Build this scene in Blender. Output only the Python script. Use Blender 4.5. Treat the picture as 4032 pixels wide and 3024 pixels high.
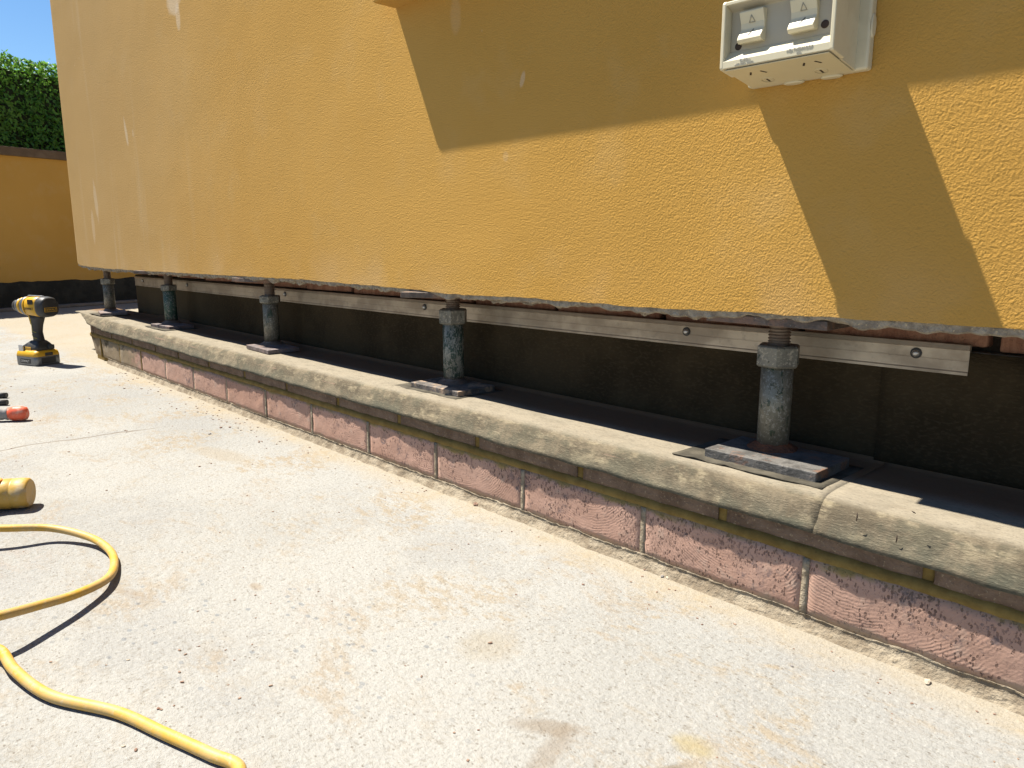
import bpy, bmesh, math, random
from mathutils import Vector, Matrix, noise as mn
random.seed(7)
S = bpy.context.scene
for o in list(bpy.data.objects): bpy.data.objects.remove(o)

# ------------------------------------------------------------------ camera
PITCH = math.radians(10.692); AZ = math.radians(43.37); CH = 0.46
Fh = Vector((-math.cos(AZ), math.sin(AZ), 0)); Rt = Vector((math.sin(AZ), math.cos(AZ), 0)); Zu = Vector((0, 0, 1))
fw = Fh*math.cos(PITCH) - Zu*math.sin(PITCH); up = Fh*math.sin(PITCH) + Zu*math.cos(PITCH)
cam = bpy.data.cameras.new('camera'); camo = bpy.data.objects.new('camera', cam); S.collection.objects.link(camo)
camo.matrix_world = Matrix(((Rt.x, up.x, -fw.x, 0), (Rt.y, up.y, -fw.y, 0), (Rt.z, up.z, -fw.z, CH), (0, 0, 0, 1)))
cam.sensor_width = 36; cam.lens = 36*2950/4032; cam.clip_start = 0.02; cam.clip_end = 500
S.camera = camo

# ------------------------------------------------------------------ sky, sun, exposure
SD = Vector((0.46, 0.19, -1.0)).normalized()          # direction the sunlight travels
w = bpy.data.worlds.new('World'); S.world = w; w.use_nodes = True
wt = w.node_tree; bgn = wt.nodes['Background']; sk = wt.nodes.new('ShaderNodeTexSky')
sk.sky_type = 'NISHITA'; sk.sun_disc = False
sk.sun_elevation = math.asin(-SD.z); sk.sun_rotation = math.atan2(-SD.x, -SD.y)
sk.air_density = 1.0; sk.dust_density = 0.3; sk.ozone_density = 4.0
hs = wt.nodes.new('ShaderNodeHueSaturation'); hs.inputs['Saturation'].default_value = 1.18; hs.inputs['Value'].default_value = 1.1
wt.links.new(sk.outputs[0], hs.inputs['Color']); wt.links.new(hs.outputs[0], bgn.inputs[0]); bgn.inputs[1].default_value = 0.05
sun = bpy.data.lights.new('sun', 'SUN'); sun.energy = 5.0; sun.angle = math.radians(0.53); sun.color = (1, 0.935, 0.82)
so = bpy.data.objects.new('sun', sun); S.collection.objects.link(so)
so.rotation_euler = SD.to_track_quat('-Z', 'Y').to_euler(); so.location = (-2, -1, 5)
S.view_settings.view_transform = 'Standard'; S.view_settings.look = 'None'
S.view_settings.exposure = 1.38; S.view_settings.gamma = 1; S.view_settings.use_curve_mapping = False

# ------------------------------------------------------------------ helpers
COL = S.collection
def tag(o, label=None, cat=None, group=None, kind=None):
    if label: o['label'] = label
    if cat: o['category'] = cat
    if group: o['group'] = group
    if kind: o['kind'] = kind
    return o
def empty(name, loc=(0, 0, 0), rz=0, label=None, cat=None, group=None):
    o = bpy.data.objects.new(name, None); COL.objects.link(o); o.empty_display_size = 0.02
    o.location = loc; o.rotation_euler = (0, 0, rz)
    return tag(o, label, cat, group)

class MB:
    def __init__(s): s.v = []; s.f = []; s.sm = []
    def add(s, vs, fs, smooth=False):
        b = len(s.v); s.v += [tuple(p) for p in vs]; s.f += [[b+i for i in f] for f in fs]; s.sm += [smooth]*len(fs); return s
    def box(s, x0, x1, y0, y1, z0, z1, M=None, j=0):
        vs = [Vector((x, y, z)) for z in (z0, z1) for y in (y0, y1) for x in (x0, x1)]
        if j: vs = [p + Vector([random.uniform(-j, j) for _ in range(3)]) for p in vs]
        if M: vs = [M @ p for p in vs]
        return s.add(vs, [(0, 2, 3, 1), (4, 5, 7, 6), (0, 1, 5, 4), (2, 6, 7, 3), (0, 4, 6, 2), (1, 3, 7, 5)])
    def rev(s, prof, n=32, M=None, smooth=True, ph=0, cap=True):      # prof: (r, z) list, axis z
        vs = []; m = len(prof)
        for r, z in prof:
            for k in range(n):
                a = 2*math.pi*k/n + ph; vs.append(Vector((r*math.cos(a), r*math.sin(a), z)))
        if M: vs = [M @ p for p in vs]
        fs = [(i*n+k, i*n+(k+1) % n, (i+1)*n+(k+1) % n, (i+1)*n+k) for i in range(m-1) for k in range(n)]
        s.add(vs, fs, smooth)
        if cap:
            s.add([], []); b = len(s.v)-len(vs)
            s.f.append([b+k for k in range(n)][::-1]); s.sm.append(False)
            s.f.append([b+(m-1)*n+k for k in range(n)]); s.sm.append(False)
        return s
    def prism(s, pts, h0, h1, M=None, smooth=False):                   # pts in xy, extruded along z
        n = len(pts); vs = [Vector((x, y, h0)) for x, y in pts] + [Vector((x, y, h1)) for x, y in pts]
        if M: vs = [M @ p for p in vs]
        fs = [tuple(range(n))[::-1], tuple(range(n, 2*n))] + [(i, (i+1) % n, n+(i+1) % n, n+i) for i in range(n)]
        return s.add(vs, fs, smooth)
    def tube(s, pts, r, n=16, smooth=True, cap=True):
        pts = [Vector(p) for p in pts]; m = len(pts); vs = []
        rr = r if isinstance(r, (list, tuple)) else [r]*m
        for i, p in enumerate(pts):
            t = (pts[min(i+1, m-1)] - pts[max(i-1, 0)]).normalized()
            a = Vector((0, 0, 1)) if abs(t.z) < 0.9 else Vector((1, 0, 0))
            u = t.cross(a).normalized(); v = u.cross(t)
            for k in range(n):
                g = 2*math.pi*k/n; vs.append(p + (u*math.cos(g) + v*math.sin(g))*rr[i])
        fs = [(i*n+k, i*n+(k+1) % n, (i+1)*n+(k+1) % n, (i+1)*n+k) for i in range(m-1) for k in range(n)]
        s.add(vs, fs, smooth)
        if cap:
            b = len(s.v)-len(vs)
            s.f.append([b+k for k in range(n)][::-1]); s.sm.append(False)
            s.f.append([b+(m-1)*n+k for k in range(n)]); s.sm.append(False)
        return s
    def loft(s, sections, smooth=True, close=True, cap=True):          # list of rings (lists of points)
        n = len(sections[0]); m = len(sections); vs = [p for r in sections for p in r]
        kk = n if close else n-1
        fs = [(i*n+k, i*n+(k+1) % n, (i+1)*n+(k+1) % n, (i+1)*n+k) for i in range(m-1) for k in range(kk)]
        s.add(vs, fs, smooth)
        if cap and close:
            b = len(s.v)-len(vs)
            s.f.append([b+k for k in range(n)][::-1]); s.sm.append(False)
            s.f.append([b+(m-1)*n+k for k in range(n)]); s.sm.append(False)
        return s
    def mesh(s, name):
        me = bpy.data.meshes.new(name); me.from_pydata(s.v, [], s.f)
        me.polygons.foreach_set('use_smooth', s.sm); me.update()
        bm = bmesh.new(); bm.from_mesh(me); bmesh.ops.recalc_face_normals(bm, faces=bm.faces); bm.to_mesh(me); bm.free()
        return me
    def build(s, name, mat, parent=None, bevel=0, seg=2, loc=None, solid=0):
        o = bpy.data.objects.new(name, s.mesh(name)); COL.objects.link(o)
        o.data.materials.append(mat)
        if parent: o.parent = parent
        if loc: o.location = loc
        if bevel:
            b = o.modifiers.new('bevel', 'BEVEL'); b.width = bevel; b.segments = seg; b.limit_method = 'ANGLE'; b.angle_limit = math.radians(40)
            b.harden_normals = False
        if solid:
            b = o.modifiers.new('solid', 'SOLIDIFY'); b.thickness = solid; b.offset = -1
        return o
def inst(src, loc, parent=None, name=None, rot=None, scale=None):
    c = src.copy(); COL.objects.link(c)
    if name: c.name = name
    c.parent = parent; c.location = loc
    if rot: c.rotation_euler = rot
    if scale: c.scale = scale
    return c
def nz(x, y=0.0, z=0.0): return mn.noise(Vector((x, y, z)))
def fbm(x, y=0.0, z=0.0, o=3):
    a = 0; g = 1
    for i in range(o): a += g*nz(x*2**i, y*2**i, z*2**i + 3.7*i); g *= .5
    return a
def interp(t, tab):
    if t <= tab[0][0]: return tab[0][1]
    for (a, u), (b, v) in zip(tab, tab[1:]):
        if t <= b: return u + (v-u)*(t-a)/(b-a)
    return tab[-1][1]

# ------------------------------------------------------------------ node helper
class G:
    def __init__(s, name, rough=0.8, metal=0.0, spec=0.3):
        s.m = bpy.data.materials.new(name); s.m.use_nodes = True; s.t = s.m.node_tree
        s.b = s.t.nodes['Principled BSDF']; s.b.inputs['Roughness'].default_value = rough
        s.b.inputs['Metallic'].default_value = metal; s.b.inputs['Specular IOR Level'].default_value = spec
        s._p = None
    def n(s, t, **kw):
        x = s.t.nodes.new(t)
        for k, v in kw.items(): setattr(x, k, v)
        return x
    def put(s, sock, v):
        if isinstance(v, bpy.types.NodeSocket): s.t.links.new(v, sock)
        elif v is not None:
            if sock.type == 'RGBA' and not hasattr(v, '__len__'): v = (v, v, v, 1)
            elif sock.type == 'RGBA' and len(v) == 3: v = (*v, 1)
            elif sock.type == 'VECTOR' and not hasattr(v, '__len__'): v = (v, v, v)
            sock.default_value = v
    def pos(s, kind='geo'):
        if kind == 'geo':
            if not s._p: s._p = s.n('ShaderNodeNewGeometry')
            return s._p.outputs['Position']
        return s.n('ShaderNodeTexCoord').outputs['Object']
    def math(s, op, a, b=None, c=None, clamp=False):
        x = s.n('ShaderNodeMath', operation=op, use_clamp=clamp)
        for i, v in enumerate((a, b, c)):
            if v is not None: s.put(x.inputs[i], v)
        return x.outputs[0]
    def map(s, vec, scale=(1, 1, 1), loc=(0, 0, 0), rot=(0, 0, 0)):
        x = s.n('ShaderNodeMapping'); s.put(x.inputs[0], vec)
        x.inputs['Location'].default_value = loc; x.inputs['Rotation'].default_value = rot; x.inputs['Scale'].default_value = scale
        return x.outputs[0]
    def sep(s, vec):
        x = s.n('ShaderNodeSeparateXYZ'); s.put(x.inputs[0], vec); return x.outputs
    def noise(s, vec, sc, det=3, rough=.55, dist=0):
        x = s.n('ShaderNodeTexNoise'); s.put(x.inputs['Vector'], vec); x.inputs['Scale'].default_value = sc
        x.inputs['Detail'].default_value = det; x.inputs['Roughness'].default_value = rough; x.inputs['Distortion'].default_value = dist
        return x.outputs[0]
    def vor(s, vec, sc, feat='F1', rand=1, out=0):
        x = s.n('ShaderNodeTexVoronoi', feature=feat); s.put(x.inputs['Vector'], vec); x.inputs['Scale'].default_value = sc
        x.inputs['Randomness'].default_value = rand; return x.outputs[out]
    def ramp(s, v, a, b, lo=0.0, hi=1.0, smooth=True):
        x = s.n('ShaderNodeMapRange', interpolation_type='SMOOTHSTEP' if smooth else 'LINEAR'); s.put(x.inputs[0], v)
        x.inputs[1].default_value = a; x.inputs[2].default_value = b; x.inputs[3].default_value = lo; x.inputs[4].default_value = hi
        return x.outputs[0]
    def mix(s, f, a, b, mode='MIX'):
        x = s.n('ShaderNodeMix', data_type='RGBA', blend_type=mode)
        s.put(x.inputs[0], f); s.put(x.inputs[6], a); s.put(x.inputs[7], b); return x.outputs[2]
    def col(s, v): s.put(s.b.inputs['Base Color'], v)
    def rough(s, v): s.put(s.b.inputs['Roughness'], v)
    def metal(s, v): s.put(s.b.inputs['Metallic'], v)
    def bump(s, h, dist=0.001, strength=1.0, prev=None):
        x = s.n('ShaderNodeBump'); x.inputs['Distance'].default_value = dist; x.inputs['Strength'].default_value = strength
        s.put(x.inputs['Height'], h)
        if prev is not None: s.t.links.new(prev, x.inputs['Normal'])
        s.t.links.new(x.outputs[0], s.b.inputs['Normal']); return x.outputs[0]
    def ell(s, X, Zz, x0, z0, rx, rz, soft=.35, rot=0, nzv=None, amp=.6):
        dx = s.math('SUBTRACT', X, x0); dz = s.math('SUBTRACT', Zz, z0)
        if rot:
            c, q = math.cos(rot), math.sin(rot)
            dx, dz = s.math('ADD', s.math('MULTIPLY', dx, c), s.math('MULTIPLY', dz, q)), s.math('SUBTRACT', s.math('MULTIPLY', dz, c), s.math('MULTIPLY', dx, q))
        d = s.math('ADD', s.math('POWER', s.math('DIVIDE', dx, rx), 2), s.math('POWER', s.math('DIVIDE', dz, rz), 2))
        if nzv is not None: d = s.math('MULTIPLY_ADD', s.math('SUBTRACT', nzv, .5), amp*2, d)
        return s.ramp(d, 1-soft, 1+soft, 1, 0)

# ------------------------------------------------------------------ materials
def m_stucco(name, far=False):
    g = G(name, 1.0, spec=.04); P = g.pos(); X, Y, Z = g.sep(P)[:3]
    big = g.noise(P, 1.6, 4); mid = g.noise(P, 9, 4, .6)
    c = g.mix(g.ramp(big, .35, .7), (0.454, 0.262, 0.066), (0.420, 0.236, 0.055))
    c = g.mix(g.math('MULTIPLY', g.ramp(mid, .5, .75), .3), c, (0.454, 0.296, 0.117))
    if not far:
        dust = g.ramp(g.math('ADD', X, g.math('MULTIPLY', g.math('SUBTRACT', big, .5), 1.2)), -3.4, -.9, .62, 0)
        c = g.mix(dust, c, (0.318, 0.228, 0.121))
        # rising dust above the broken edge and faint vertical runs
        st = g.noise(g.map(P, (14, 1, 1.3)), 1, 4, .6)
        run = g.math('MULTIPLY', g.ramp(st, .55, .72), g.ramp(g.math('ADD', X, 0), -3.0, -1.9, .22, .0))
        c = g.mix(run, c, (0.454, 0.365, 0.234))
        low = g.math('MULTIPLY', g.ramp(g.math('ADD', Z, g.math('MULTIPLY', mid, .06)), .395, .52, 1, 0), g.ramp(g.noise(P, 5, 4), .42, .66))
        c = g.mix(g.math('MULTIPLY', low, .15), c, (0.500, 0.396, 0.281))
        N = g.noise(P, 26, 4, .65)
        marks = [(-2.335, 1.145, .050, .042, 0, .5), (-2.33, 1.215, .033, .035, 0, .62), (-2.31, 1.09, .016, .035, 0, .4),
                 (-2.85, .83, .011, .045, .25, .4), (-2.78, .82, .008, .012, 0, .2), (-3.28, .615, .020, .075, .12, .28), (-3.35, .52, .02, .06, 0, .22),
                 (-.905, .715, .005, .012, -.3, .35), (-1.07, .845, .014, .030, 0, .12),
                 (-.945, .60, .006, .008, 0, .12)]
        for x0, z0, rx, rz, rot, k in marks:
            c = g.mix(g.math('MULTIPLY', g.ell(X, Z, x0, z0, rx, rz, .5, rot, N, .8), k), c, (0.560, 0.472, 0.359))
        ch = g.math('MULTIPLY', g.ramp(g.vor(P, 30), .085, .05), g.ramp(g.noise(P, 3.2, 2), .6, .72))
        c = g.mix(g.math('MULTIPLY', ch, g.ramp(X, -2.6, -1.6, .8, .15)), c, (0.605, 0.502, 0.328))
    g.col(c)
    h = g.math('ADD', g.noise(P, 360, 3, .5, .3), g.math('MULTIPLY', g.noise(P, 170, 2), .5))
    h = g.math('ADD', h, g.math('MULTIPLY', g.noise(P, 3.0, 2), 4))
    g.bump(h, .00125, 1)
    return g.m
def m_concrete():
    g = G('concrete', .95, spec=.1); P = g.pos(); X, Y, Z = g.sep(P)[:3]
    n1 = g.noise(P, 1.1, 5, .6); n2 = g.noise(P, 6, 6, .7, .5); n3 = g.noise(g.map(P, (1, 2.0, 1), rot=(0, 0, .5)), 30, 5, .75); n4 = g.noise(P, 190, 4, .8); n5 = g.noise(P, 75, 3, .7)
    c = g.mix(g.ramp(n1, .40, .62), (0.234, 0.233, 0.222), (0.269, 0.266, 0.251))
    c = g.mix(g.math('MULTIPLY', g.ramp(g.noise(g.map(P, loc=(9, 3, 0)), 3.6, 5, .65), .48, .62), .45), c, (0.209, 0.209, 0.205))
    # dusty tan film, broken up by grain
    near = g.ramp(g.math('ADD', Y, g.math('MULTIPLY', n2, .5)), .55, 1.0, .25, 1.0)
    t = g.math('MULTIPLY', g.math('MULTIPLY', g.ramp(n2, .47, .60), g.ramp(n3, .44, .58)), near)
    c = g.mix(g.math('MULTIPLY', t, .75), c, (0.234, 0.190, 0.130))
    t2 = g.math('MULTIPLY', g.ramp(g.noise(g.map(P, (1, 1.6, 1), loc=(5, 1, 0), rot=(0, 0, -.4)), 4.2, 6, .75, .6), .53, .63), g.ramp(n3, .40, .56))
    c = g.mix(g.math('MULTIPLY', t2, .55), c, (0.229, 0.187, 0.135))
    pk = g.math('MULTIPLY', g.ramp(g.noise(g.map(P, loc=(4, 2, 0)), 3.4, 4), .56, .7), g.ramp(n3, .45, .6))
    c = g.mix(g.math('MULTIPLY', pk, .35), c, (0.242, 0.202, 0.174))
    # grain: pale laitance, dark pores, scuffs
    c = g.mix(g.math('MULTIPLY', g.ramp(n4, .52, .66), .50), c, (0.345, 0.341, 0.322))
    c = g.mix(g.math('MULTIPLY', g.ramp(n4, .46, .33), .55), c, (0.148, 0.135, 0.111))
    c = g.mix(g.math('MULTIPLY', g.ramp(n5, .42, .30), .45), c, (0.139, 0.121, 0.094))
    sc = g.noise(g.map(P, (1, 5, 1), rot=(0, 0, .85)), 34, 3, .7)
    c = g.mix(g.math('MULTIPLY', g.ramp(sc, .62, .70), .35), c, (0.152, 0.130, 0.099))
    wr = g.ell(X, Y, -.83, .34, .30, .13, .7, .5, n2, 1.3)
    wr = g.math('MAXIMUM', wr, g.math('MULTIPLY', g.ramp(g.noise(P, 1.9, 3), .54, .66), .5))
    vm = g.map(P, (1, 1.5, 1)); ve = g.vor(vm, 62); vc = g.vor(vm, 62, out=1)
    agg = g.math('MULTIPLY', g.math('MULTIPLY', g.ramp(g.math('MULTIPLY_ADD', n4, .2, ve), .38, .32), g.ramp(g.sep(vc)[0], .66, .68, 0, 1)), wr)
    c = g.mix(g.math('MULTIPLY', agg, .6), c, (0.134, 0.147, 0.161))
    ve2 = g.vor(vm, 170); vc2 = g.vor(vm, 170, out=1)
    c = g.mix(g.math('MULTIPLY', g.math('MULTIPLY', g.ramp(ve2, .34, .26), g.ramp(g.sep(vc2)[0], .90, .92)), .55), c, (0.098, 0.081, 0.062))
    db = g.ramp(g.math('ADD', Y, g.math('MULTIPLY', g.math('SUBTRACT', n2, .5), .14)), .74, .825)
    c = g.mix(g.math('MULTIPLY', db, .6), c, (0.282, 0.237, 0.165))
    for x0, y0, rx, ry, rot, col, k in [(-.335, .50, .040, .0065, 1.15, (0.134, 0.103, 0.066), .9), (-.335, .55, .022, .016, 0, (0.242, 0.193, 0.080), .7), (-.45, .47, .035, .012, .6, (0.152, 0.117, 0.080), .6),
                                   (-.42, .44, .012, .05, .3, (0.161, 0.126, 0.090), .5), (-1.02, .27, .05, .010, .3, (0.179, 0.130, 0.080), .6), (-.60, .53, .035, .035, .9, (0.214, 0.170, 0.099), .6),
                                   (-1.6, .63, .12, .030, .2, (0.223, 0.174, 0.106), .7), (-.93, .40, .014, .008, 0, (0.198, 0.135, 0.066), .8), (-2.2, .52, .05, .015, 0, (0.233, 0.184, 0.106), .6)]:
        c = g.mix(g.math('MULTIPLY', g.ell(X, Y, x0, y0, rx, ry, .9, rot, g.math('MULTIPLY_ADD', n2, .6, g.math('MULTIPLY', n3, .5)), 2.4), k*(.9 if x0 > -.5 else .5)), c, col)
    cr = g.math('SUBTRACT', g.math('ADD', X, g.math('MULTIPLY', g.math('SUBTRACT', g.noise(P, 7, 4), .5), .07)), g.math('MULTIPLY_ADD', Y, .03, -1.98))
    crm = g.math('MULTIPLY', g.ramp(g.math('ABSOLUTE', cr), .0, .008, 1, 0), g.ramp(Y, .66, .55, 0, .7))
    c = g.mix(crm, c, (0.134, 0.107, 0.080))
    g.col(c)
    h = g.math('ADD', g.math('MULTIPLY', n4, .55), g.math('MULTIPLY', n3, 1.3))
    h = g.math('ADD', h, g.math('MULTIPLY', n5, 1.0)); h = g.math('SUBTRACT', h, g.math('MULTIPLY', crm, .8))
    g.bump(h, .0030, 1)
    return g.m
def m_felt(name, dark=False):
    g = G(name, .95, spec=.12); P = g.pos(); X, Y, Z = g.sep(P)[:3]
    a = g.noise(g.map(P, (1, 1.5, 1.5)), 13, 5, .68); b = g.noise(g.map(P, (.7, 1.5, 1.5)), 42, 5, .7)
    f = g.noise(g.map(P, (.42, 1.5, 1.5), rot=(0, 0, .03)), 330, 4, .7, .3)
    if dark:  # upturn felt: shade of the recess put into a darker colour
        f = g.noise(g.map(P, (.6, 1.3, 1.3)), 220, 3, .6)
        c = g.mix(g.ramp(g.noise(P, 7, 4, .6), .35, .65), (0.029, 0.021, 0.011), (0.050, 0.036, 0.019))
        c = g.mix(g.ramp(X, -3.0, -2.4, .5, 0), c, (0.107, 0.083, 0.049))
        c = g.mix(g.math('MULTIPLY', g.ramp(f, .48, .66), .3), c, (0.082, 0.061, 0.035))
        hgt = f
    else:
        c = g.mix(g.ramp(a, .42, .58), (0.095, 0.078, 0.054), (0.160, 0.131, 0.090))
        c = g.mix(g.math('MULTIPLY', g.ramp(b, .50, .66), .70), c, (0.247, 0.208, 0.138))
        c = g.mix(g.math('MULTIPLY', g.ramp(g.noise(g.map(P, (1, 1.4, 1.4), loc=(2, 5, 1)), 17, 5, .7), .48, .60), .7), c, (0.082, 0.076, 0.054))
        sk_ = g.ramp(g.noise(g.map(P, (22, 2, 2), loc=(7, 0, 0)), 1, 5, .7), .50, .62)
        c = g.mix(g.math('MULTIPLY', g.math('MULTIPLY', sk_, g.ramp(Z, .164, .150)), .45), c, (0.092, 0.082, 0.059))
        # paler on the flat top, greenish grey down the drooped face
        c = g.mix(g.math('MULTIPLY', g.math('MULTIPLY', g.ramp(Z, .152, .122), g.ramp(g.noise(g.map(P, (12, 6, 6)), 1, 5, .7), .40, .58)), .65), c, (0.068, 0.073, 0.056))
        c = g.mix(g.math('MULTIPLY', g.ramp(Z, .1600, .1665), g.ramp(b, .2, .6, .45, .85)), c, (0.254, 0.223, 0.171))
        # fibres and mineral grains
        c = g.mix(g.math('MULTIPLY', g.ramp(f, .54, .68), .34), c, (0.301, 0.263, 0.189))
        c = g.mix(g.math('MULTIPLY', g.ramp(f, .46, .32), .48), c, (0.053, 0.049, 0.037))
        c = g.mix(g.ramp(Y, .905, .955, 0, .88), c, (.135, .074, .036))  # brown tone of the shaded strip under the wall, painted into the felt
        hgt = g.math('ADD', g.math('MULTIPLY', f, 1.3), g.math('MULTIPLY', b, 1.2))
    g.col(c)
    g.bump(hgt, .0012, 1)
    return g.m
def m_pink():
    g = G('pink_paint', .93, spec=.12); P = g.pos(); O = g.pos('obj'); X, Y, Z = g.sep(P)[:3]
    info = g.n('ShaderNodeObjectInfo'); rnd = info.outputs['Random']
    n1 = g.noise(P, 6, 4); n2 = g.noise(P, 34, 4, .65); n9 = g.noise(P, 13, 5, .75); zz = g.math('ADD', Z, g.math('MULTIPLY', g.math('SUBTRACT', n2, .5), .028))
    c = g.mix(g.ramp(n1, .35, .65), (.375, .225, .168), (.430, .272, .212))
    c = g.mix(g.math('MULTIPLY', rnd, .30), c, (.33, .235, .19))
    c = g.mix(g.math('MULTIPLY', g.ramp(n2, .56, .74), .40), c, (.40, .33, .27))
    # flaked spots down to the dark brick, denser towards the top edge and in clusters
    W3 = g.n('ShaderNodeVectorMath', operation='ADD'); nv = g.n('ShaderNodeTexNoise'); nv.inputs['Scale'].default_value = 160; g.put(nv.inputs['Vector'], P)
    sc_ = g.n('ShaderNodeVectorMath', operation='SCALE'); g.put(sc_.inputs[0], nv.outputs['Color']); sc_.inputs['Scale'].default_value = .006
    g.put(W3.inputs[0], P); g.put(W3.inputs[1], sc_.outputs[0]); vm = g.map(W3.outputs[0], (1, 1, .45))
    ve = g.vor(vm, 330); vs_ = g.sep(g.vor(vm, 330, out=1))[0]
    dens = g.math('ADD', g.ramp(n9, .38, .62, -.10, .42), g.ramp(zz, .045, .088, 0, .30))
    dens = g.math('ADD', dens, g.ramp(X, -2.4, -.6, -.15, .10))
    dk = g.math('MULTIPLY', g.ramp(ve, .50, .36), g.ramp(g.math('SUBTRACT', dens, vs_), 0, .05))
    c = g.mix(g.math('MULTIPLY', g.math('MULTIPLY', dk, g.ramp(n2, .3, .6, .35, .85)), 1.0), c, (.095, .060, .050))
    fk = g.noise(g.map(P, (1, 1, .5)), 300, 3, .7)
    c = g.mix(g.math('MULTIPLY', g.ramp(g.math('ADD', fk, g.math('MULTIPLY', dens, .10)), .60, .68), .6), c, (.15, .095, .080))
    gy = g.math('MULTIPLY', g.ramp(g.noise(P, 22, 5, .75), .56, .64), g.ramp(n9, .45, .6))
    c = g.mix(g.math('MULTIPLY', gy, .75), c, (.115, .095, .100))
    # weathered ochre and dust at the far corner, where the paint has gone
    mm = g.noise(P, 10, 5, .7)
    far = g.ramp(g.math('ADD', X, g.math('MULTIPLY', g.math('SUBTRACT', n2, .5), .4)), -2.92, -2.76, 1, 0)
    c = g.mix(far, c, g.mix(g.ramp(mm, .42, .60), (.225, .175, .115), (.31, .26, .195)))
    c = g.mix(g.math('MULTIPLY', far, g.ramp(g.math('ADD', mm, g.ramp(Z, .04, .09, 0, .1)), .56, .66)), c, (.085, .065, .038))
    # ochre mortar smears at the top, pale dirt at the foot
    c = g.mix(g.math('MULTIPLY', g.ramp(zz, .080, .089), g.ramp(g.noise(P, 9, 3), .42, .62, .15, 1)), c, (.26, .185, .065))
    c = g.mix(g.ramp(zz, .016, .028, .8, 0), c, (.30, .25, .19))
    g.col(c)
    # combed arcs
    sh = g.n('ShaderNodeVectorMath', operation='ADD'); s2 = g.n('ShaderNodeCombineXYZ')
    g.put(s2.inputs[0], g.math('MULTIPLY_ADD', rnd, .18, -.09)); g.put(s2.inputs[2], g.math('MULTIPLY_ADD', rnd, -.06, -.085))
    g.put(sh.inputs[0], O); g.put(sh.inputs[1], s2.outputs[0])
    wv = g.n('ShaderNodeTexWave', wave_type='RINGS', rings_direction='Y'); g.put(wv.inputs['Vector'], sh.outputs[0])
    wv.inputs['Scale'].default_value = 76; wv.inputs['Distortion'].default_value = 6; wv.inputs['Detail'].default_value = 3; wv.inputs['Detail Scale'].default_value = .8
    hh = g.math('MULTIPLY', wv.outputs[1], g.ramp(g.noise(P, 14, 2), .42, .60, .02, .12))
    hh = g.math('SUBTRACT', hh, g.math('MULTIPLY', dk, .35)); hh = g.math('ADD', hh, g.math('MULTIPLY', n2, .9)); hh = g.math('ADD', hh, g.math('MULTIPLY', g.noise(P, 180, 3, .6), .25))
    g.bump(hh, .0015, 1)
    return g.m
def m_rough(name, c1, c2, sc=30, c3=None, t3=(.62, .7), bd=.0015, bs=90, rough=.92, st=(1, 1, 1), spec=.2):
    g = G(name, rough, spec=spec); P = g.pos()
    n1 = g.noise(g.map(P, st), sc, 4, .65); n2 = g.noise(P, bs*2.2, 3, .65)
    c = g.mix(g.ramp(n1, .36, .64), c1, c2)
    if c3: c = g.mix(g.math('MULTIPLY', g.ramp(n2, *t3), .85), c, c3)
    g.col(c); g.bump(g.math('ADD', n2, g.math('MULTIPLY', g.noise(P, bs*.6, 3), 1.2)), bd, 1)
    return g.m
def m_flat(name, c, rough=.5, metal=0, dirt=.15, dc=None, sc=60, bump=.0002, spec=.4, local=True):
    g = G(name, rough, metal, spec); P = g.pos('obj') if local else g.pos()
    n = g.noise(P, sc, 4, .65)
    dc = dc or tuple(x*.45 for x in c)
    g.col(g.mix(g.math('MULTIPLY', g.ramp(n, .48, .68), dirt), c, dc))
    g.rough(g.ramp(n, .3, .7, max(rough-.1, .05), min(rough+.12, 1)))
    if bump: g.bump(g.noise(P, sc*5, 3), bump, 1)
    return g.m
def m_steel(name, base, green, amt, dust=(.33, .31, .26)):
    g = G(name, .62, 0.0, spec=.5); O = g.pos()
    X, Y, Z = g.sep(O)[:3]
    a = g.noise(g.map(O, (1, 1, .6)), 75, 4, .75, .4); b = g.noise(O, 26, 4, .65); f = g.noise(O, 240, 3, .7)
    c = g.mix(g.ramp(b, .35, .65), base, tuple(x*.66 for x in base))
    lo, hi = amt
    gm = g.ramp(a, hi, lo)
    c = g.mix(gm, c, green)
    c = g.mix(g.math('MULTIPLY', g.ramp(g.math('ADD', f, g.math('MULTIPLY', a, .4)), .74, .82), .7), c, dust)
    c = g.mix(g.ramp(g.math('ADD', Z, g.math('MULTIPLY', b, .02)), .196, .205, .65, 0), c, (.115, .06, .035))
    g.col(c); g.rough(g.ramp(b, .3, .7, .42, .75)); g.metal(g.math('MULTIPLY', g.math('SUBTRACT', 1, gm), .35))
    g.bump(g.math('ADD', g.math('MULTIPLY', gm, 1.5), f), .0006, 1)
    return g.m
def m_plate(name, base, rust, k):
    g = G(name, .6, 0, spec=.5); P = g.pos()
    a = g.noise(P, 42, 5, .7, .5); f = g.noise(P, 260, 3, .7)
    c = g.mix(g.ramp(a, .40, .62), base, tuple(x*.5 for x in base))
    c = g.mix(g.math('MULTIPLY', g.ramp(g.noise(g.map(P, loc=(1, 2, 3)), 30, 4, .7), k, k+.14), .9), c, rust)
    c = g.mix(g.math('MULTIPLY', g.ramp(f, .62, .72), .5), c, (.40, .36, .31))
    g.col(c); g.bump(g.math('ADD', a, f), .0012, 1)
    return g.m
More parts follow.
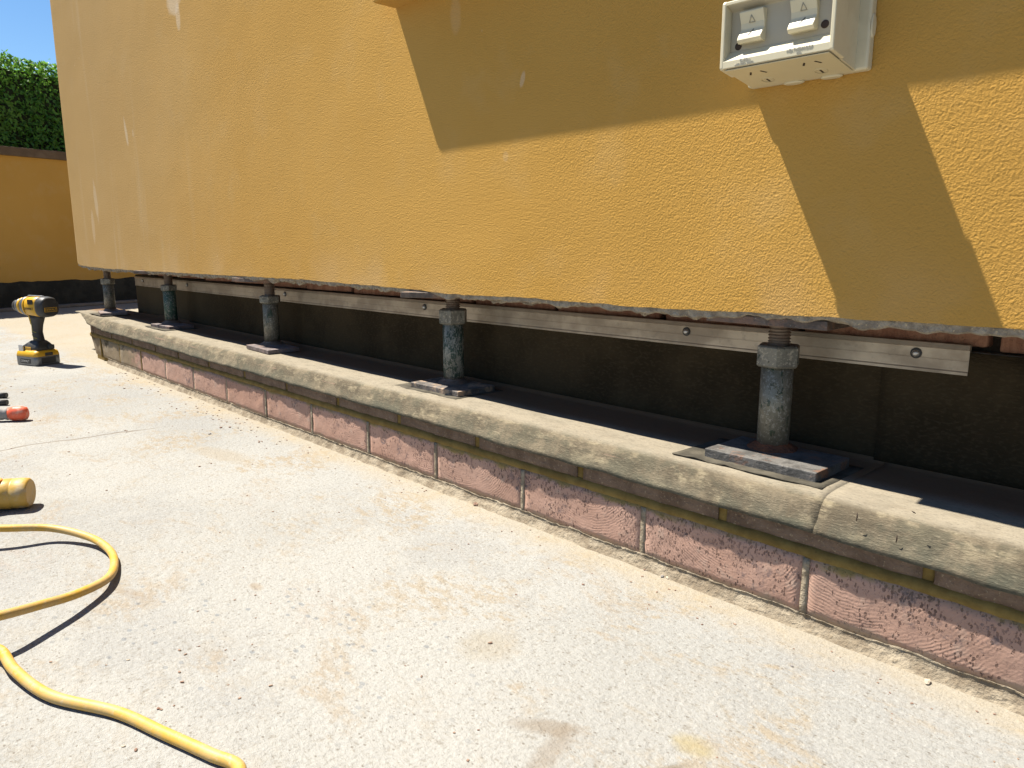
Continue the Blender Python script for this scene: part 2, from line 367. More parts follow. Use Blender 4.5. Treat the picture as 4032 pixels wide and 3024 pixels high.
def m_leaf():
    g = G('hedge_leaf', .45, spec=.4); info = g.n('ShaderNodeObjectInfo'); P = g.pos()
    v = g.vor(P, 22, out=1); r = g.sep(v)[0]
    c = g.mix(r, (.035, .115, .012), (.12, .28, .03))
    c = g.mix(g.ramp(g.noise(P, 4, 3), .5, .66, 0, .5), c, (.16, .28, .04))
    g.col(c)
    g.b.inputs['Transmission Weight'].default_value = 0
    tr = g.n('ShaderNodeBsdfTranslucent'); g.put(tr.inputs[0], g.mix(.5, c, (.22, .42, .04)))
    mx = g.n('ShaderNodeMixShader'); mx.inputs[0].default_value = .35
    out = [n for n in g.t.nodes if n.type == 'OUTPUT_MATERIAL'][0]
    g.t.links.new(g.b.outputs[0], mx.inputs[1]); g.t.links.new(tr.outputs[0], mx.inputs[2]); g.t.links.new(mx.outputs[0], out.inputs[0])
    return g.m
def m_alu():
    g = G('aluminium', .42, .55, spec=.5); P = g.pos()
    n = g.noise(g.map(P, (1, 1.3, 1.3)), 13, 5, .6); f = g.noise(P, 70, 3, .6); b = g.noise(g.map(P, (60, 1, 1)), 1, 3)
    c = g.mix(g.ramp(n, .38, .62), (.45, .385, .30), (.33, .275, .21))
    c = g.mix(g.math('MULTIPLY', g.ramp(f, .58, .7), .55), c, (.27, .235, .19))
    c = g.mix(g.math('MULTIPLY', g.ramp(b, .58, .7), .12), c, (.34, .30, .25))
    g.col(c); g.rough(g.ramp(n, .3, .7, .38, .62)); g.bump(f, .0002, 1)
    return g.m
def m_cable():
    g = G('cable_sheath', .5, spec=.35); P = g.pos()
    n = g.noise(P, 26, 4, .6); f = g.noise(P, 140, 3, .7)
    c = g.mix(g.ramp(n, .40, .62), (.46, .275, .040), (.42, .28, .10))
    c = g.mix(g.math('MULTIPLY', g.ramp(f, .55, .7), .45), c, (.46, .37, .24))
    g.col(c); g.bump(f, .0003, 1); return g.m

M = dict(
    stucco=m_stucco('yellow_stucco'), stucco_far=m_stucco('yellow_stucco_garden', True), concrete=m_concrete(),
    felt=m_felt('mineral_felt'), felt_dark=m_felt('recess_shaded_felt', True), pink=m_pink(),
    brick=m_rough('brown_brick', (.125, .085, .060), (.185, .130, .095), 26, (.30, .235, .16), (.60, .68), .0020, 130),
    brick_in=m_rough('red_brick', (.21, .10, .065), (.29, .155, .10), 16, (.10, .055, .04), (.62, .70), .002, 80, st=(6, 1, 1)),
    ochre=m_rough('ochre_mortar', (.150, .098, .028), (.200, .138, .042), 40, (.10, .065, .022), (.66, .74), .0008, 60),
    pale=m_rough('pale_mortar', (.175, .140, .098), (.29, .245, .18), 36, (.20, .16, .11), (.6, .7), .003, 70),
    broken=m_rough('broken_render', (.19, .155, .115), (.32, .275, .21), 60, (.46, .37, .23), (.6, .7), .003, 100),
    core=m_rough('cement_core', (.16, .13, .10), (.22, .18, .14), 20, None, bd=.002),
    alu=m_alu(), screw=m_flat('zinc_screw', (.55, .55, .54), .35, .9, .3), rubber=m_flat('washer_rubber', (.05, .05, .05), .7),
    tube_a=m_steel('jack_steel_plain', (.20, .182, .132), (.045, .062, .034), (.36, .46)),
    tube_b=m_steel('jack_steel_flaked', (.30, .30, .25), (.03, .055, .038), (.47, .56)),
    tube_c=m_steel('jack_steel_green', (.15, .17, .14), (.028, .070, .048), (.50, .64)),
    nut=m_steel('nut_steel', (.19, .18, .145), (.05, .06, .04), (.33, .42), (.38, .34, .27)),
    thread=m_flat('thread_steel', (.17, .13, .10), .55, .4, .5, (.12, .06, .035), 90),
    plate_a=m_plate('plate_blue_steel', (.112, .106, .098), (.17, .085, .05), .55), plate_b=m_plate('plate_chipped', (.12, .105, .095), (.34, .24, .16), .46),
    plate_c=m_plate('plate_purple', (.17, .135, .13), (.15, .09, .07), .5),
    thread_plate=m_plate('plate_rusty_brown', (.125, .09, .068), (.17, .095, .06), .5),
    gap=m_rough('recess_shaded_mortar', (.035, .026, .020), (.055, .042, .032), 20, None, bd=.002),  # shade between the inner bricks put into the mortar colour
    rust=m_rough('rust_weld', (.20, .075, .035), (.12, .05, .03), 60, None, bd=.003, bs=120),
    packing=m_rough('bitumen_packing', (.045, .040, .030), (.085, .075, .056), 30, None, bd=.001, bs=90),
    white=m_flat('aged_white_plastic', (.54, .485, .335), .45, 0, .4, (.42, .36, .23), 22, .00005, .45),
    cream=m_flat('cream_plastic', (.52, .455, .29), .45, 0, .4, (.50, .46, .35), 14, .00005, .45),  # slightly deeper cream for the socket underside
    slot=m_flat('slot_dark', (.035, .022, .015), .8), lidgrey=m_flat('recess_plastic', (.36, .32, .235), .45, 0, .2, (.36, .33, .27), 20, .00005),
    dy=m_flat('tool_yellow', (.52, .29, .016), .4, 0, .1, (.45, .27, .05), 50), dk=m_flat('tool_black', (.022, .023, .024), .5, 0, .25, (.10, .09, .08), 60),
    dg=m_flat('tool_grey', (.17, .175, .18), .38, .5, .2), dl=m_flat('label_print', (.015, .014, .012), .5), olive=m_flat('grip_trim', (.36, .32, .05), .5),
    silver=m_flat('clip_metal', (.50, .51, .53), .3, .8, .2),
    cable=m_cable(), plug=m_flat('plug_yellow', (.40, .25, .05), .5, 0, .8, (.40, .32, .20), 36, .0003, .4), orange=m_flat('band_orange', (.60, .22, .04), .5, 0, .4, (.45, .32, .2)),
    red=m_flat('grip_red', (.62, .10, .045), .5, 0, .55, (.62, .42, .32), 60, .0003), grip=m_flat('grip_grey', (.21, .20, .19), .75, 0, .6, (.34, .31, .28), 60, .0003),
    coping=m_rough('coping_stone', (.10, .068, .042), (.14, .10, .065), 8, None, bd=.001, bs=40),
    tar=m_rough('black_tanking', (.020, .019, .015), (.035, .033, .026), 9, (.10, .09, .07), (.70, .76), .003, 30),
    leaf=m_leaf(), twig=m_flat('hedge_core', (.018, .026, .010), .9), paintw=m_flat('painted_timber', (.5, .48, .43), .6),
    stone=m_rough('brown_crumb', (.17, .10, .075), (.26, .18, .13), 90, None, bd=.001, bs=120), stone_p=m_rough('pale_crumb', (.36, .31, .24), (.44, .38, .30), 90, None, bd=.001, bs=120),
    stone_g=m_rough('grey_crumb', (.17, .16, .155), (.24, .22, .21), 90, None, bd=.001, bs=120),
)

# ------------------------------------------------------------------ ground
g = MB(); N = 24
xs = [-40, -12, -8] + [-6+i*.5 for i in range(15)] + [2, 6, 12, 40]; ys = [-40, -12, -6, -3] + [-1.5+i*.5 for i in range(10)] + [5, 9, 20, 40]
g.add([(x, y, 0) for y in ys for x in xs], [(j*len(xs)+i, j*len(xs)+i+1, (j+1)*len(xs)+i+1, (j+1)*len(xs)+i) for j in range(len(ys)-1) for i in range(len(xs)-1)])
tag(g.build('concrete_slab', M['concrete']), 'pale sunlit concrete slab with tan stains and crumbs', None, None, 'structure')

# ------------------------------------------------------------------ constants of the place
YF = .878          # face of the rendered outer skin
YI = 1.037         # face of the inner brick base
YH = .836          # face of the dwarf wall
ZF = .168          # top of the dwarf wall
XC = -3.645        # far corner of the rendered wall
ZB = [(-3.645, .376), (-3.60, .3645), (-3.27, .360), (-2.44, .366), (-1.69, .373), (-1.26, .370), (-1.07, .366), (-.9, .369), (-.65, .369), (-.47, .372), (-.36, .373), (-.2, .376), (0, .374), (2, .378)]
def zb(x): return interp(x, ZB) + .0016*fbm(x*30, 1.3) + .0015*nz(x*9, 4)

# ------------------------------------------------------------------ rendered yellow wall
wall = empty('rendered_wall', (-1.5, YF, 0), 0, 'yellow roughcast house wall propped on jacks above the dwarf wall', 'wall')
def W(o): o.location = o.location - Vector((-1.5, YF, 0)); return o
plan = [(XC, 3.4), (XC, 1.4), (XC, YF+.012), (XC+.0015, YF+.006), (XC+.005, YF+.0018), (XC+.011, YF)]
x = XC+.02
while x < 2.0: plan.append((x, YF)); x += .0075 if x < -.1 else .03
g = MB(); rows = [0, .004, .012, .03, .08, .2, .5, 1, 1.6, 2.35]
vs = []
for k, r in enumerate(rows):
    for i, (px, py) in enumerate(plan):
        y = py
        vs.append((px, y, zb(px)+r if k < len(rows)-1 else 2.75))
n = len(plan)
g.add(vs, [(k*n+i, k*n+i+1, (k+1)*n+i+1, (k+1)*n+i) for k in range(len(rows)-1) for i in range(n-1)], True)
W(g.build('render_coat', M['stucco'], wall, loc=Vector((0, 0, 0))))
# broken backing coat under the paint line: three ragged layers stepping back
def ragged(y0, y1, drop, amp, seed, z1=.40):
    g = MB(); vs = []; xs = []; x = XC+.012
    while x < 2.0: xs.append(x); x += .006 if x < -.1 else .03
    for x in xs:
        d = drop + amp*max(-.6, fbm(x*22, seed) + .6*nz(x*70, seed)) + .6*amp*max(0, nz(x*6, seed+4))
        z = zb(x) - max(.001, d); yy = y0 + .0025*nz(x*40, seed+2)
        vs += [(x, yy, zb(x)+.004), (x, yy+.001, z+.002), (x, yy+.004, z), (x, y1, z+.003), (x, y1, z1)]
    m = 5
    return g.add(vs, [(i*m+k, i*m+k+1, (i+1)*m+k+1, (i+1)*m+k) for i in range(len(xs)-1) for k in range(m-1)])
W(ragged(YF+.0022, YF+.02, .0080, .0062, 2.2).build('broken_edge', M['broken'], wall, loc=Vector((0, 0, 0))))
W(ragged(YF+.011, YF+.03, .0085, .0085, 9.1).build('broken_edge', M['broken'], wall, loc=Vector((0, 0, 0))))
W(MB().box(XC+.02, 2, YF+.02, 3.38, .381, 2.74).build('masonry_core', M['core'], wall, loc=Vector((0, 0, 0))))
# bricks of the outer skin, undersides showing
bo = MB().box(-.115, .115, 0, .11, 0, .012, j=.002).build('brick', M['brick_in'], wall, .0015, 1)
x = XC+.14; first = True
while x < .6:
    p = Vector((x, YF+.024, .3705+random.uniform(-.002, .002))) - Vector((-1.5, YF, 0))
    if first: bo.location = p; first = False
    else: inst(bo, p, wall, 'brick', (0, random.uniform(-.01, .01), 0))
    x += .24
g = MB()
for (x, y, s_) in [(-3.50, .90, .012), (-3.46, .92, .015), (-3.41, .90, .010), (-3.53, .93, .012)]:
    g.box(x-s_, x+s_, y-.01, y+.012, zb(x)-.006-s_*.45, zb(x)+.002, j=.003)
W(g.build('mortar_lump', M['broken'], wall, .002, 1, loc=Vector((0, 0, 0))))
# window sill that throws the long shade, its far corner just in the picture
g = MB(); prof = [(YF-.0517, .890), (YF-.0517, .952), (YF-.040, .958), (YF+.03, .972), (YF+.03, .890)]
xs = [-1.247, -1.240] + [-1.2+i*.2 for i in range(17)]
def silly(x, y, z): return (x, y + (.0006*nz(x*20, z*30)), z + .0008*nz(x*14, y*30))
g.loft([[silly(x, y if i else y+.002, z) for y, z in prof] for i, x in enumerate(xs)], False)
W(g.build('window_sill', M['stucco'], wall, .003, 2, loc=Vector((0, 0, 0))))

# ------------------------------------------------------------------ inner brick base, felt upturn, bar
inner = empty('inner_brick_wall', (-1.5, YI, 0), 0, 'recessed inner brick wall in the dark behind the jacks', 'wall')
def I_(o): o.location = o.location - Vector((-1.5, YI, 0)); return o
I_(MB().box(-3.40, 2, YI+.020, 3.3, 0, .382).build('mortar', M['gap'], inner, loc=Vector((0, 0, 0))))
I_(MB().box(-3.402, 2, YI, YI+.014, 0, .328).build('backing', M['core'], inner, loc=Vector((0, 0, 0))))
bi = MB().box(-.1145, .1145, 0, .06, 0, .047, j=.0015).build('brick', M['brick_in'], inner, .003, 2)
bi2 = MB().box(-.1145, .1145, 0, .06, 0, .047, j=.0022).build('brick', M['brick_in'], inner, .004, 2)
k = 0; x = -.252+.1207
bi.location = Vector((x+.2415, YI+.001, .3315)) - Vector((-1.5, YI, 0)); bi2.location = Vector((x+.483, YI+.001, .3315)) - Vector((-1.5, YI, 0))
while x > -3.35:
    inst((bi, bi2)[k % 2], Vector((x, YI+.001+random.uniform(-.0015, .0015), .3315+random.uniform(-.001, .001))) - Vector((-1.5, YI, 0)), inner, 'brick', (random.uniform(-.01, .01), random.uniform(-.008, .008), random.uniform(-.006, .006)))
    x -= .2415; k += 1

def sheet(prof_fn, x0, x1, step=.015):
    n = max(2, int((x1-x0)/step)); ring = []
    for i in range(n+1):
        x = x0 + (x1-x0)*i/n; ring.append(prof_fn(x, i/n))
    return MB().loft(ring, True, close=False)
def upturn(dy):
    def f(x, t):
        b = .0016*fbm(x*7, dy*900)
        return [(x, YI-.0022-dy+b*(1-abs(2*q-1)), z) for q, z in [(0, ZF+.001), (.1, ZF+.015), (.3, .205), (.6, .25), (.85, .30), (1, .3275)]]
    return f
for x0, x1, dy, lab in [(-3.405, -2.815, 0, 'far short piece of dark felt upturn behind the first two jacks'), (-2.83, -.36, .0022, 'long dark felt upturn on the inner wall below the metal bar'), (-.375, 1.6, .0044, 'shaded felt upturn at the right end past the bar end')]:
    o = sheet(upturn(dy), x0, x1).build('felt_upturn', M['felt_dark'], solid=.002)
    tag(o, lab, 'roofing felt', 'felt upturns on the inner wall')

# termination bar
BL, BR = Vector((-3.395, YI-.003, .321)), Vector((-.2745, YI-.003, .337))
bl = (BR-BL); ang = math.atan2(bl.z, bl.x)
bar = empty('termination_bar', BL, 0, 'long weathered aluminium bar screwed along the inner brick wall', 'metal bar'); bar.rotation_euler = (0, -ang, 0)
Lb = bl.length
def barprof(x): return [(x, 0, 0), (x, -.0060, -.0005), (x, -.0078, -.0062), (x, -.0062, -.0072), (x, -.0062, -.0190), (x, -.0058, -.0193), (x, -.0058, -.0203), (x, -.0062, -.0206), (x, -.0062, -.0330), (x, -.0072, -.0345), (x, -.0072, -.0378), (x, 0, -.0380)]
MB().loft([barprof(Lb*i/40) for i in range(41)], False).build('bar', M['alu'], bar)
sc = MB(); T = Matrix.Rotation(math.pi/2, 4, 'X')
sc.rev([(.0005, .0052), (.0022, .0050), (.0040, .0036), (.0047, .0014), (.0048, 0)][::-1], 20, T)
so_ = None
for k, (sx) in enumerate([-3.292, -2.81, -2.052, -1.377, -.679, -.335]):
    t = sx - BL.x
    if so_ is None: so_ = sc.build('screw', M['screw'], bar); wo = MB().rev([(.0070, 0), (.0068, .0012), (.0052, .0014)], 20, T).build('washer', M['rubber'], so_)
    s2 = so_ if k == 0 else inst(so_, (0, 0, 0), bar, 'screw')
    s2.location = (t, -.0066, -.0155)
    if k:
        inst(wo, (0, 0, 0), s2, 'washer')

# ------------------------------------------------------------------ dwarf brick wall
hob = empty('dwarf_wall', (-1.5, YH, 0), 0, 'low brick dwarf wall with pink combed lower course under draped felt', 'low wall')
def H_(o): o.location = o.location - Vector((-1.5, YH, 0)); return o
XE = -3.385
def face_grid(x0, x1, z0, z1, y, nx, nzz, amp, seed, yb=.02, fn=None):
    g = MB(); vs = []
    for j in range(nzz+1):
        for i in range(nx+1):
            x = x0+(x1-x0)*i/nx; z = z0+(z1-z0)*j/nzz
            e = min(i, nx-i, 2)/2*min(j, nzz-j, 1)
            yy = y - e*.0008 + amp*fbm(x*60, z*60, seed)*(1 if e else .3)
            ex = .0012*nz(x*90, z*90, seed+3); ez = .0016*nz(x*70, z*40, seed+7)
            if fn: x, yy, z = fn(x, yy, z)
            vs.append((x+ex, yy, z+ez))
    n = nx+1
    g.add(vs, [(j*n+i, j*n+i+1, (j+1)*n+i+1, (j+1)*n+i) for j in range(nzz) for i in range(nx)], True)
    # returns
    b = [j*n for j in range(nzz+1)]
    rim = [i for i in range(n)] + [j*n+nx for j in range(1, nzz+1)] + [nzz*n+i for i in range(nx-1, -1, -1)] + [j*n for j in range(nzz-1, 0, -1)]
    base = len(g.v); m = len(rim)
    g.v += [(g.v[i][0], y+yb, g.v[i][2]) for i in rim]
    g.f += [[rim[a], rim[(a+1) % m], base+(a+1) % m, base+a] for a in range(m)]; g.sm += [False]*m
    return g
H_(MB().box(XE+.05, 2, YH+.006, YI+.01, 0, ZF-.0170).build('mortar', M['ochre'], hob, loc=Vector((0, 0, 0))))
# lower course: pink painted bricks
k = 0; x1 = .35
lower_j = [.35, .11, -.13, -.37, -.61, -.857, -1.093, -1.326, -1.566, -1.806, -2.046, -2.286, -2.526, -2.766, -3.006, -3.246, XE]
for a, b in zip(lower_j[1:], lower_j):
    cx_ = (a+b)/2; w_ = (b-a)/2-.0026
    if b < -3.0:      # worn corner
        fn = lambda x, y, z: (x + max(0, -3.10-cx_-x)*.10*(1-z/.088), y + max(0, (-3.10-cx_-x))*.03*(1-z/.088), z)
    else: fn = None
    o = face_grid(-w_, w_, 0, .0745+random.uniform(-.001, .001), 0, max(4, int(w_*2/.012)), 7, .0016, cx_*7+3, .02, fn).build('brick', M['pink'], hob, loc=Vector((cx_, YH-.0015+random.uniform(-.001, .0008), .0165)))
    H_(o)
# pale vertical joints of the lower course (smeared mortar)
for jx in lower_j[1:-1]:
    H_(face_grid(-.0042, .0042, 0, .073, 0, 2, 8, .0016, jx, .02).build('mortar_joint', M['pale'] if jx > -2.7 else M['ochre'], hob, loc=Vector((jx, YH-.0024, .016))))
# bed joint between the courses, raked concave with ragged lips
def bed(x, t):
    w1 = .0012*fbm(x*45, 1.1); w2 = .0016*fbm(x*40, 7.7)
    z0 = .0905+w1; z1 = .0995+w2
    return [(x, YH+.0045, z0-.003), (x, YH+.0028+.0006*nz(x*60, 3), z0-.0008), (x, YH+.0020, z0+.0015), (x, YH+.0014, (z0+z1)/2-.001), (x, YH+.0016, (z0+z1)/2+.002), (x, YH+.0026, z1-.0012), (x, YH+.0042, z1+.0004), (x, YH+.006, z1+.001)]
H_(sheet(bed, XE+.002, 1.0, .008).build('bed_joint', M['ochre'], hob, loc=Vector((0, 0, 0)), solid=.004))
# upper course: brown bricks
uj = [.248, .0035, -.239, -.487, -.734, -.977, -1.217, -1.452, -1.692, -1.932, -2.172, -2.412, -2.62, -2.86, -3.10, -3.34, XE]
for a, b in zip(uj[1:], uj):
    cx_ = (a+b)/2; w_ = (b-a)/2-.0062
    if w_ < .01: w_ = (b-a)/2-.002
    o = face_grid(-w_, w_, 0, .0510, 0, max(3, int(w_*2/.012)), 5, .0010, cx_*5+1, .02).build('brick', M['brick'], hob, loc=Vector((cx_, YH+.0015+random.uniform(-.0008, .0012), .1003)))
    H_(o)
for jx in uj[1:-2]:
    H_(face_grid(-.0068, .0068, 0, .0515, 0, 2, 5, .001, jx, .02).build('mortar_joint', M['ochre'], hob, loc=Vector((jx, YH+.0034, .0995))))
# crumbly mortar fillet at the foot
def fil(x, t):
    a = .0075 + .0035*fbm(x*9, 1) + .0016*fbm(x*50, 5); h = .0180 + .0036*fbm(x*11, 8) + .0015*fbm(x*60, 2)
    c = .002*fbm(x*80, 3); d = .002*fbm(x*66, 6)
    return [(x, YH-a-.004, -.001), (x, YH-a, .004+abs(c)), (x, YH-a*.85+d, h*.45+c), (x, YH-a*.55+c, h*.62+d), (x, YH-a*.30+d, h*.92+c), (x, YH-.0036, h+abs(d)), (x, YH+.006, h+.0005)]
H_(sheet(fil, -3.16, 1.0, .007).build('mortar_fillet', M['pale'], hob, loc=Vector((0, 0, 0))))
# ------------------------------------------------------------------ felt sheets over the dwarf wall
def drape(dz, seed, far=False):
    def f(x, t):
        a = .0026*fbm(x*6.5, seed) + .0014*nz(x*26, seed+5); bz = .0012*fbm(x*4, seed+9)
        bulge = .0035*nz(x*2.6, 2.2)
        z = ZF-.0050+dz
        low = .1265 + .0042*nz(x*3.1, 8.8) + .0024*fbm(x*12, seed) - .0035*min(1, max(0, (x+.6)/.4))
        yo = YH-.0105-dz*.8
        droop = 1.0
        pts = [(1.034, z+.012), (1.030, z+.004), (1.020, z), (.985, z+bz*.5), (.95, z+bz), (.91, z+bz*1.2), (.880, z+bz), (.866, z-.0004), (.855, z-.0018), (.847, z-.0050), (.8405, z-.0105), (.8365, z-.0170), (.8325, z-.026), (yo+.0022, low+.007), (yo, low)]
        out = []
        u = max(0, min(1, (-3.14-x)/.50)) if far else 0
        for i, (y, zz) in enumerate(pts):
            k = max(0, (.87-y)/.05)
            y2 = y + (a+bulge)*min(1, k*1.2) - (bulge*.4 if y > .9 else 0)*0
            z2 = zz
            if far:       # beyond the brick end the sheet flares out flat to a tip
                fl = u**1.25
                z2 = zz*(1-fl) + (z-.004*k)*fl
                y2 = y2*(1-fl) + (y2 - .006*k)*fl
                if k > 0 and u > .45: y2 += (u-.45)*.10*k
                z2 += .010*max(0, u-.6)*(1 if y > .93 else .2)
            out.append((x, y2, z2))
        return out
    return f
fe = [('felt_sheet', -3.72, -3.12, .0004, 8.1, True, 'tan felt sheet flaring to a point at the far corner'),
      ('felt_sheet', -3.165, -1.74, .0016, 8.1, False, 'second felt sheet from the far corner, mottled buff'),
      ('felt_sheet', -1.785, -.3602, .0030, 8.1, False, 'long middle felt sheet draped over the dwarf wall'),
      ('felt_sheet', -.3600, 1.0, .0030, 8.1, False, 'nearest felt sheet with small black cuts at right')]
for nm, x0, x1, dz, sd, far, lab in fe:
    fn = drape(dz, sd, far)
    def fn2(x, t, fn=fn, x0=x0, sd=sd, far=far):   # left edges slant forward like hand-cut felt
        r = fn(x, t)
        if not far and x0 < -1 and t < .03:
            r = [(p[0] - (.030 if x0 < -2 else .020)*max(0, (.87-p[1])/.05)*(1-t/.03) + .02*(1-t/.03)*(1), p[1], p[2]) for p in r]
        return r
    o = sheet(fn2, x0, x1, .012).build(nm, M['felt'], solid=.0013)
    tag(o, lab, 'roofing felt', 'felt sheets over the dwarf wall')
near_felt = o
# small curled cuts in the nearest sheet and a bird dropping
def on_face(px, py, Y=.8270):
    d = Rt*(px-2016) + up*(1512-py) + fw*2950; t = Y/d.y; return Vector((d.x*t, Y, CH+d.z*t))
for k, (a, b) in enumerate([((3376, 2018), (3372, 2052)), ((3532, 2105), (3528, 2138)), ((3590, 2012), (3606, 2022))]):
    p, q = on_face(*a), on_face(*b); m_ = (p+q)/2 + Vector((.0006, -.0008, 0))
    MB().tube([p, m_, q], [.0003, .0008, .0003], 6).build('cut', M['slot'], near_felt)

# ------------------------------------------------------------------ screw jacks
def hexa(r, z0, z1, ph=.2, cham=.0025):
    g = MB()
    return g.rev([(r*.90, z0), (r, z0+cham), (r, z1-cham), (r*.90, z1)], 6, None, False, ph)
def jack(x, y, zp, ztube, znut, zt, tube_m, plate_m, label, rz=0, pl=(.148, .098), poff=(0, 0), tp=(.150, .095), toff=(0, 0), weld=True, trot=0, lean=(0, 0), rt=.0212, rn=.0300):
    r = empty('screw_jack', (x, y, ZF-.0010), 0, label, 'screw jack', 'screw jacks propping the yellow wall')
    z0 = ZF-.0010
    # base plate
    g = MB(); a, b = pl[0]/2, pl[1]/2; n = 14; t_ = zp-z0
    ring = []
    per = [(-a+2*a*i/n, -b) for i in range(n)] + [(a, -b+2*b*i/6) for i in range(6)] + [(a-2*a*i/n, b) for i in range(n)] + [(-a, b-2*b*i/6) for i in range(6)]
    j = .0010 if plate_m != 'plate_b' else .0024
    per2 = [(px+j*nz(px*90, py*90, x), py+j*nz(px*70, py*90, x+3)) for px, py in per]
    g.prism(per2, 0, t_)
    o = g.build('base_plate', M[plate_m], r, .0012, 2, loc=Vector((poff[0], poff[1], 0))); o.rotation_euler = (0, 0, rz)
    # weld bead
    if weld:
        n = 28; rings = []
        for rad, zz in ((.034, 0), (.031, .0025), (.027, .0045), (.022, .0075), (.0215, .009)):
            rings.append([((rad*(1+.10*nz(math.cos(2*math.pi*q/n)*4, math.sin(2*math.pi*q/n)*4, x+zz*99)))*math.cos(2*math.pi*q/n), (rad*(1+.10*nz(math.cos(2*math.pi*q/n)*4, math.sin(2*math.pi*q/n)*4, x)))*math.sin(2*math.pi*q/n), zz+t_-.0005) for q in range(n)])
        MB().loft(rings, True, True, False).build('weld_bead', M['rust' if plate_m == 'plate_a' else 'thread'], r)
    MB().rev([(rt, t_), (rt, ztube-z0)], 40).build('tube', M[tube_m], r)
    g = hexa(rn, ztube-z0, znut-z0, .35+x)
    nut = g.build('nut', M['nut'], r, .0006, 1)
    # threaded spindle: real helical-looking ridges
    prof = []; p = .0042; z = znut-z0-.002; rs = .0148
    while z < zt-z0-.002:
        prof += [(rs*.86, z), (rs, z+p*.35), (rs, z+p*.55), (rs*.86, z+p*.9)]; z += p
    MB().rev(prof, 32).build('threaded_spindle', M['thread'], r)
    MB().rev([(rs*.95, zt-z0-.006), (rs*1.35, zt-z0-.002), (rs*1.6, zt-z0+.001)], 24).build('weld_bead', M['rust'], r)
    o = MB().box(-tp[0]/2, tp[0]/2, -tp[1]/2, tp[1]/2, zt-z0, zt-z0+.0105, j=.0006).build('top_plate', M['thread_plate'], r, .001, 2, loc=Vector((toff[0], toff[1], 0))); o.rotation_euler = (0, 0, trot)
    return r
YJ = .955
jack(-.484, YJ, .1805, .2945,   .3245, .3565, 'tube_a', 'plate_a', 'nearest screw jack on a blue-grey steel plate with rusty weld', 0, (.158, .098), (.018, -.0235), (.165, .10), (.012, -.02))
jack(-1.185, YJ, .1785, .2985, .3285, .3545, 'tube_b', 'plate_b', 'screw jack with flaking green paint on a chipped plate', .03, (.150, .098), (.014, -.016), (.16, .11), (.01, -.018), trot=.55)
jack(-2.000, YJ, .1780, .2935, .3145, .3550, 'tube_a', 'plate_c', 'middle screw jack, grey tube with brown threads on purple plate', -.05, (.150, .090), (.045, -.022), (.15, .10), (.02, -.02), trot=.3)
jack(-2.790, YJ, .1780, .2925, .3125, .3530, 'tube_c', 'plate_c', 'dark green screw jack second from the far corner', .08, (.150, .085), (.06, -.020), (.15, .10), (.0, -.02), trot=.6)
jack(-3.468, YJ-.012, .1780, .2880, .3125, .3500, 'tube_a', 'plate_c', 'farthest screw jack standing at the corner of the dwarf wall', -.22, (.150, .10), (.05, -.006), (.10, .08), (.0, -.01), rn=.028)
# packing sheets slipped under the plates
def packing(x0, x1, y0, y1, seed, label, curl=.004, cor=None):
    nx, ny = 26, 8; vs = []
    for j in range(ny+1):
        for i in range(nx+1):
            u, v = i/nx, j/ny; x = x0+(x1-x0)*u; y = y0+(y1-y0)*v
            e = max(0, 1-v*3.2)
            z = ZF-.0001 + e*curl*(.15+abs(fbm(u*5, seed))*.9)*(.12 if nz(u*4, seed+2) < 0 else .55)
            y += (1-v)*.004*fbm(u*6, seed+6); x += .002*nz(v*4, u*3, seed) - (1-v)*(.03 if i == 0 else 0)*0
            vs.append((x, y, z))
    n = nx+1
    g = MB().add(vs, [(j*n+i, j*n+i+1, (j+1)*n+i+1, (j+1)*n+i) for j in range(ny) for i in range(nx)], True)
    o = g.build('packing_sheet', M['packing'], solid=.0016)
    tag(o, label, 'packing sheet', 'packing sheets under the jack plates')
packing(-.585, -.372, .864, .99, 3.3, 'crinkled dark packing sheet poking out under the nearest jack plate', .010)
packing(-1.285, -1.085, .876, 1.0, 6.3, 'packing sheet under the jack with flaking green paint', .005)
packing(-2.83, -2.63, .874, .985, 9.3, 'thin packing sheet under the dark green jack', .005)
packing(-3.52, -3.335, .873, .98, 12.3, 'packing sheet under the farthest jack at the corner', .003)

# ------------------------------------------------------------------ weatherproof power outlet
po = empty('power_outlet', (-.4355, YF, .70), 0, 'white weatherproof double power outlet on the yellow wall', 'power outlet')
def P_(g, nm, mt, bv=0, sg=2, par=None): return g.build(nm, M[mt], par or po, bv, sg)
BW = .0765; YP = -.076; YR = YP+.0125
P_(MB().box(-.0655, BW, -.0135, 0, -.0565, .035), 'mounting_box', 'white', .003, 3)
Rx = Matrix.Rotation(math.pi/2, 4, 'Y')
P_(MB().rev([(.0125, -.0005), (.0125, .0010), (.0112, .0017)], 28, Matrix.Translation((BW-.0002, -.0075, -.012)) @ Rx @ Matrix.Diagonal((1, .42, 1, 1))), 'knockout', 'white')
for xx in (-.008, .036):
    P_(MB().rev([(.0125, -.0004), (.0122, .0016), (.010, .0024)], 28, Matrix.Translation((xx, -.0085, -.0567)) @ Matrix.Rotation(math.pi, 4, 'X') @ Matrix.Diagonal((1, .55, 1, 1))), 'knockout', 'white')
x0, x1 = -.0650, .0670
out = [(-.0130, -.0552), (YP+.001, -.0452), (YP, -.0440), (YP, -.0370), (YR, -.0255), (YR, .0175), (YP+.002, .0222), (YP, .0235), (YP+.001, .027), (-.0130, .034)]
def sect(x, pr): return [(x, y, z) for y, z in pr]
P_(MB().loft([sect(x0+.0048, out), sect(x1-.0038, out)], False), 'socket_body', 'lidgrey', .0006, 2)
side = [(-.0130, -.0556), (YP+.0005, -.0456), (YP-.0012, -.0440), (YP-.0012, .0245), (YP+.001, .0275), (-.0130, .0345)]
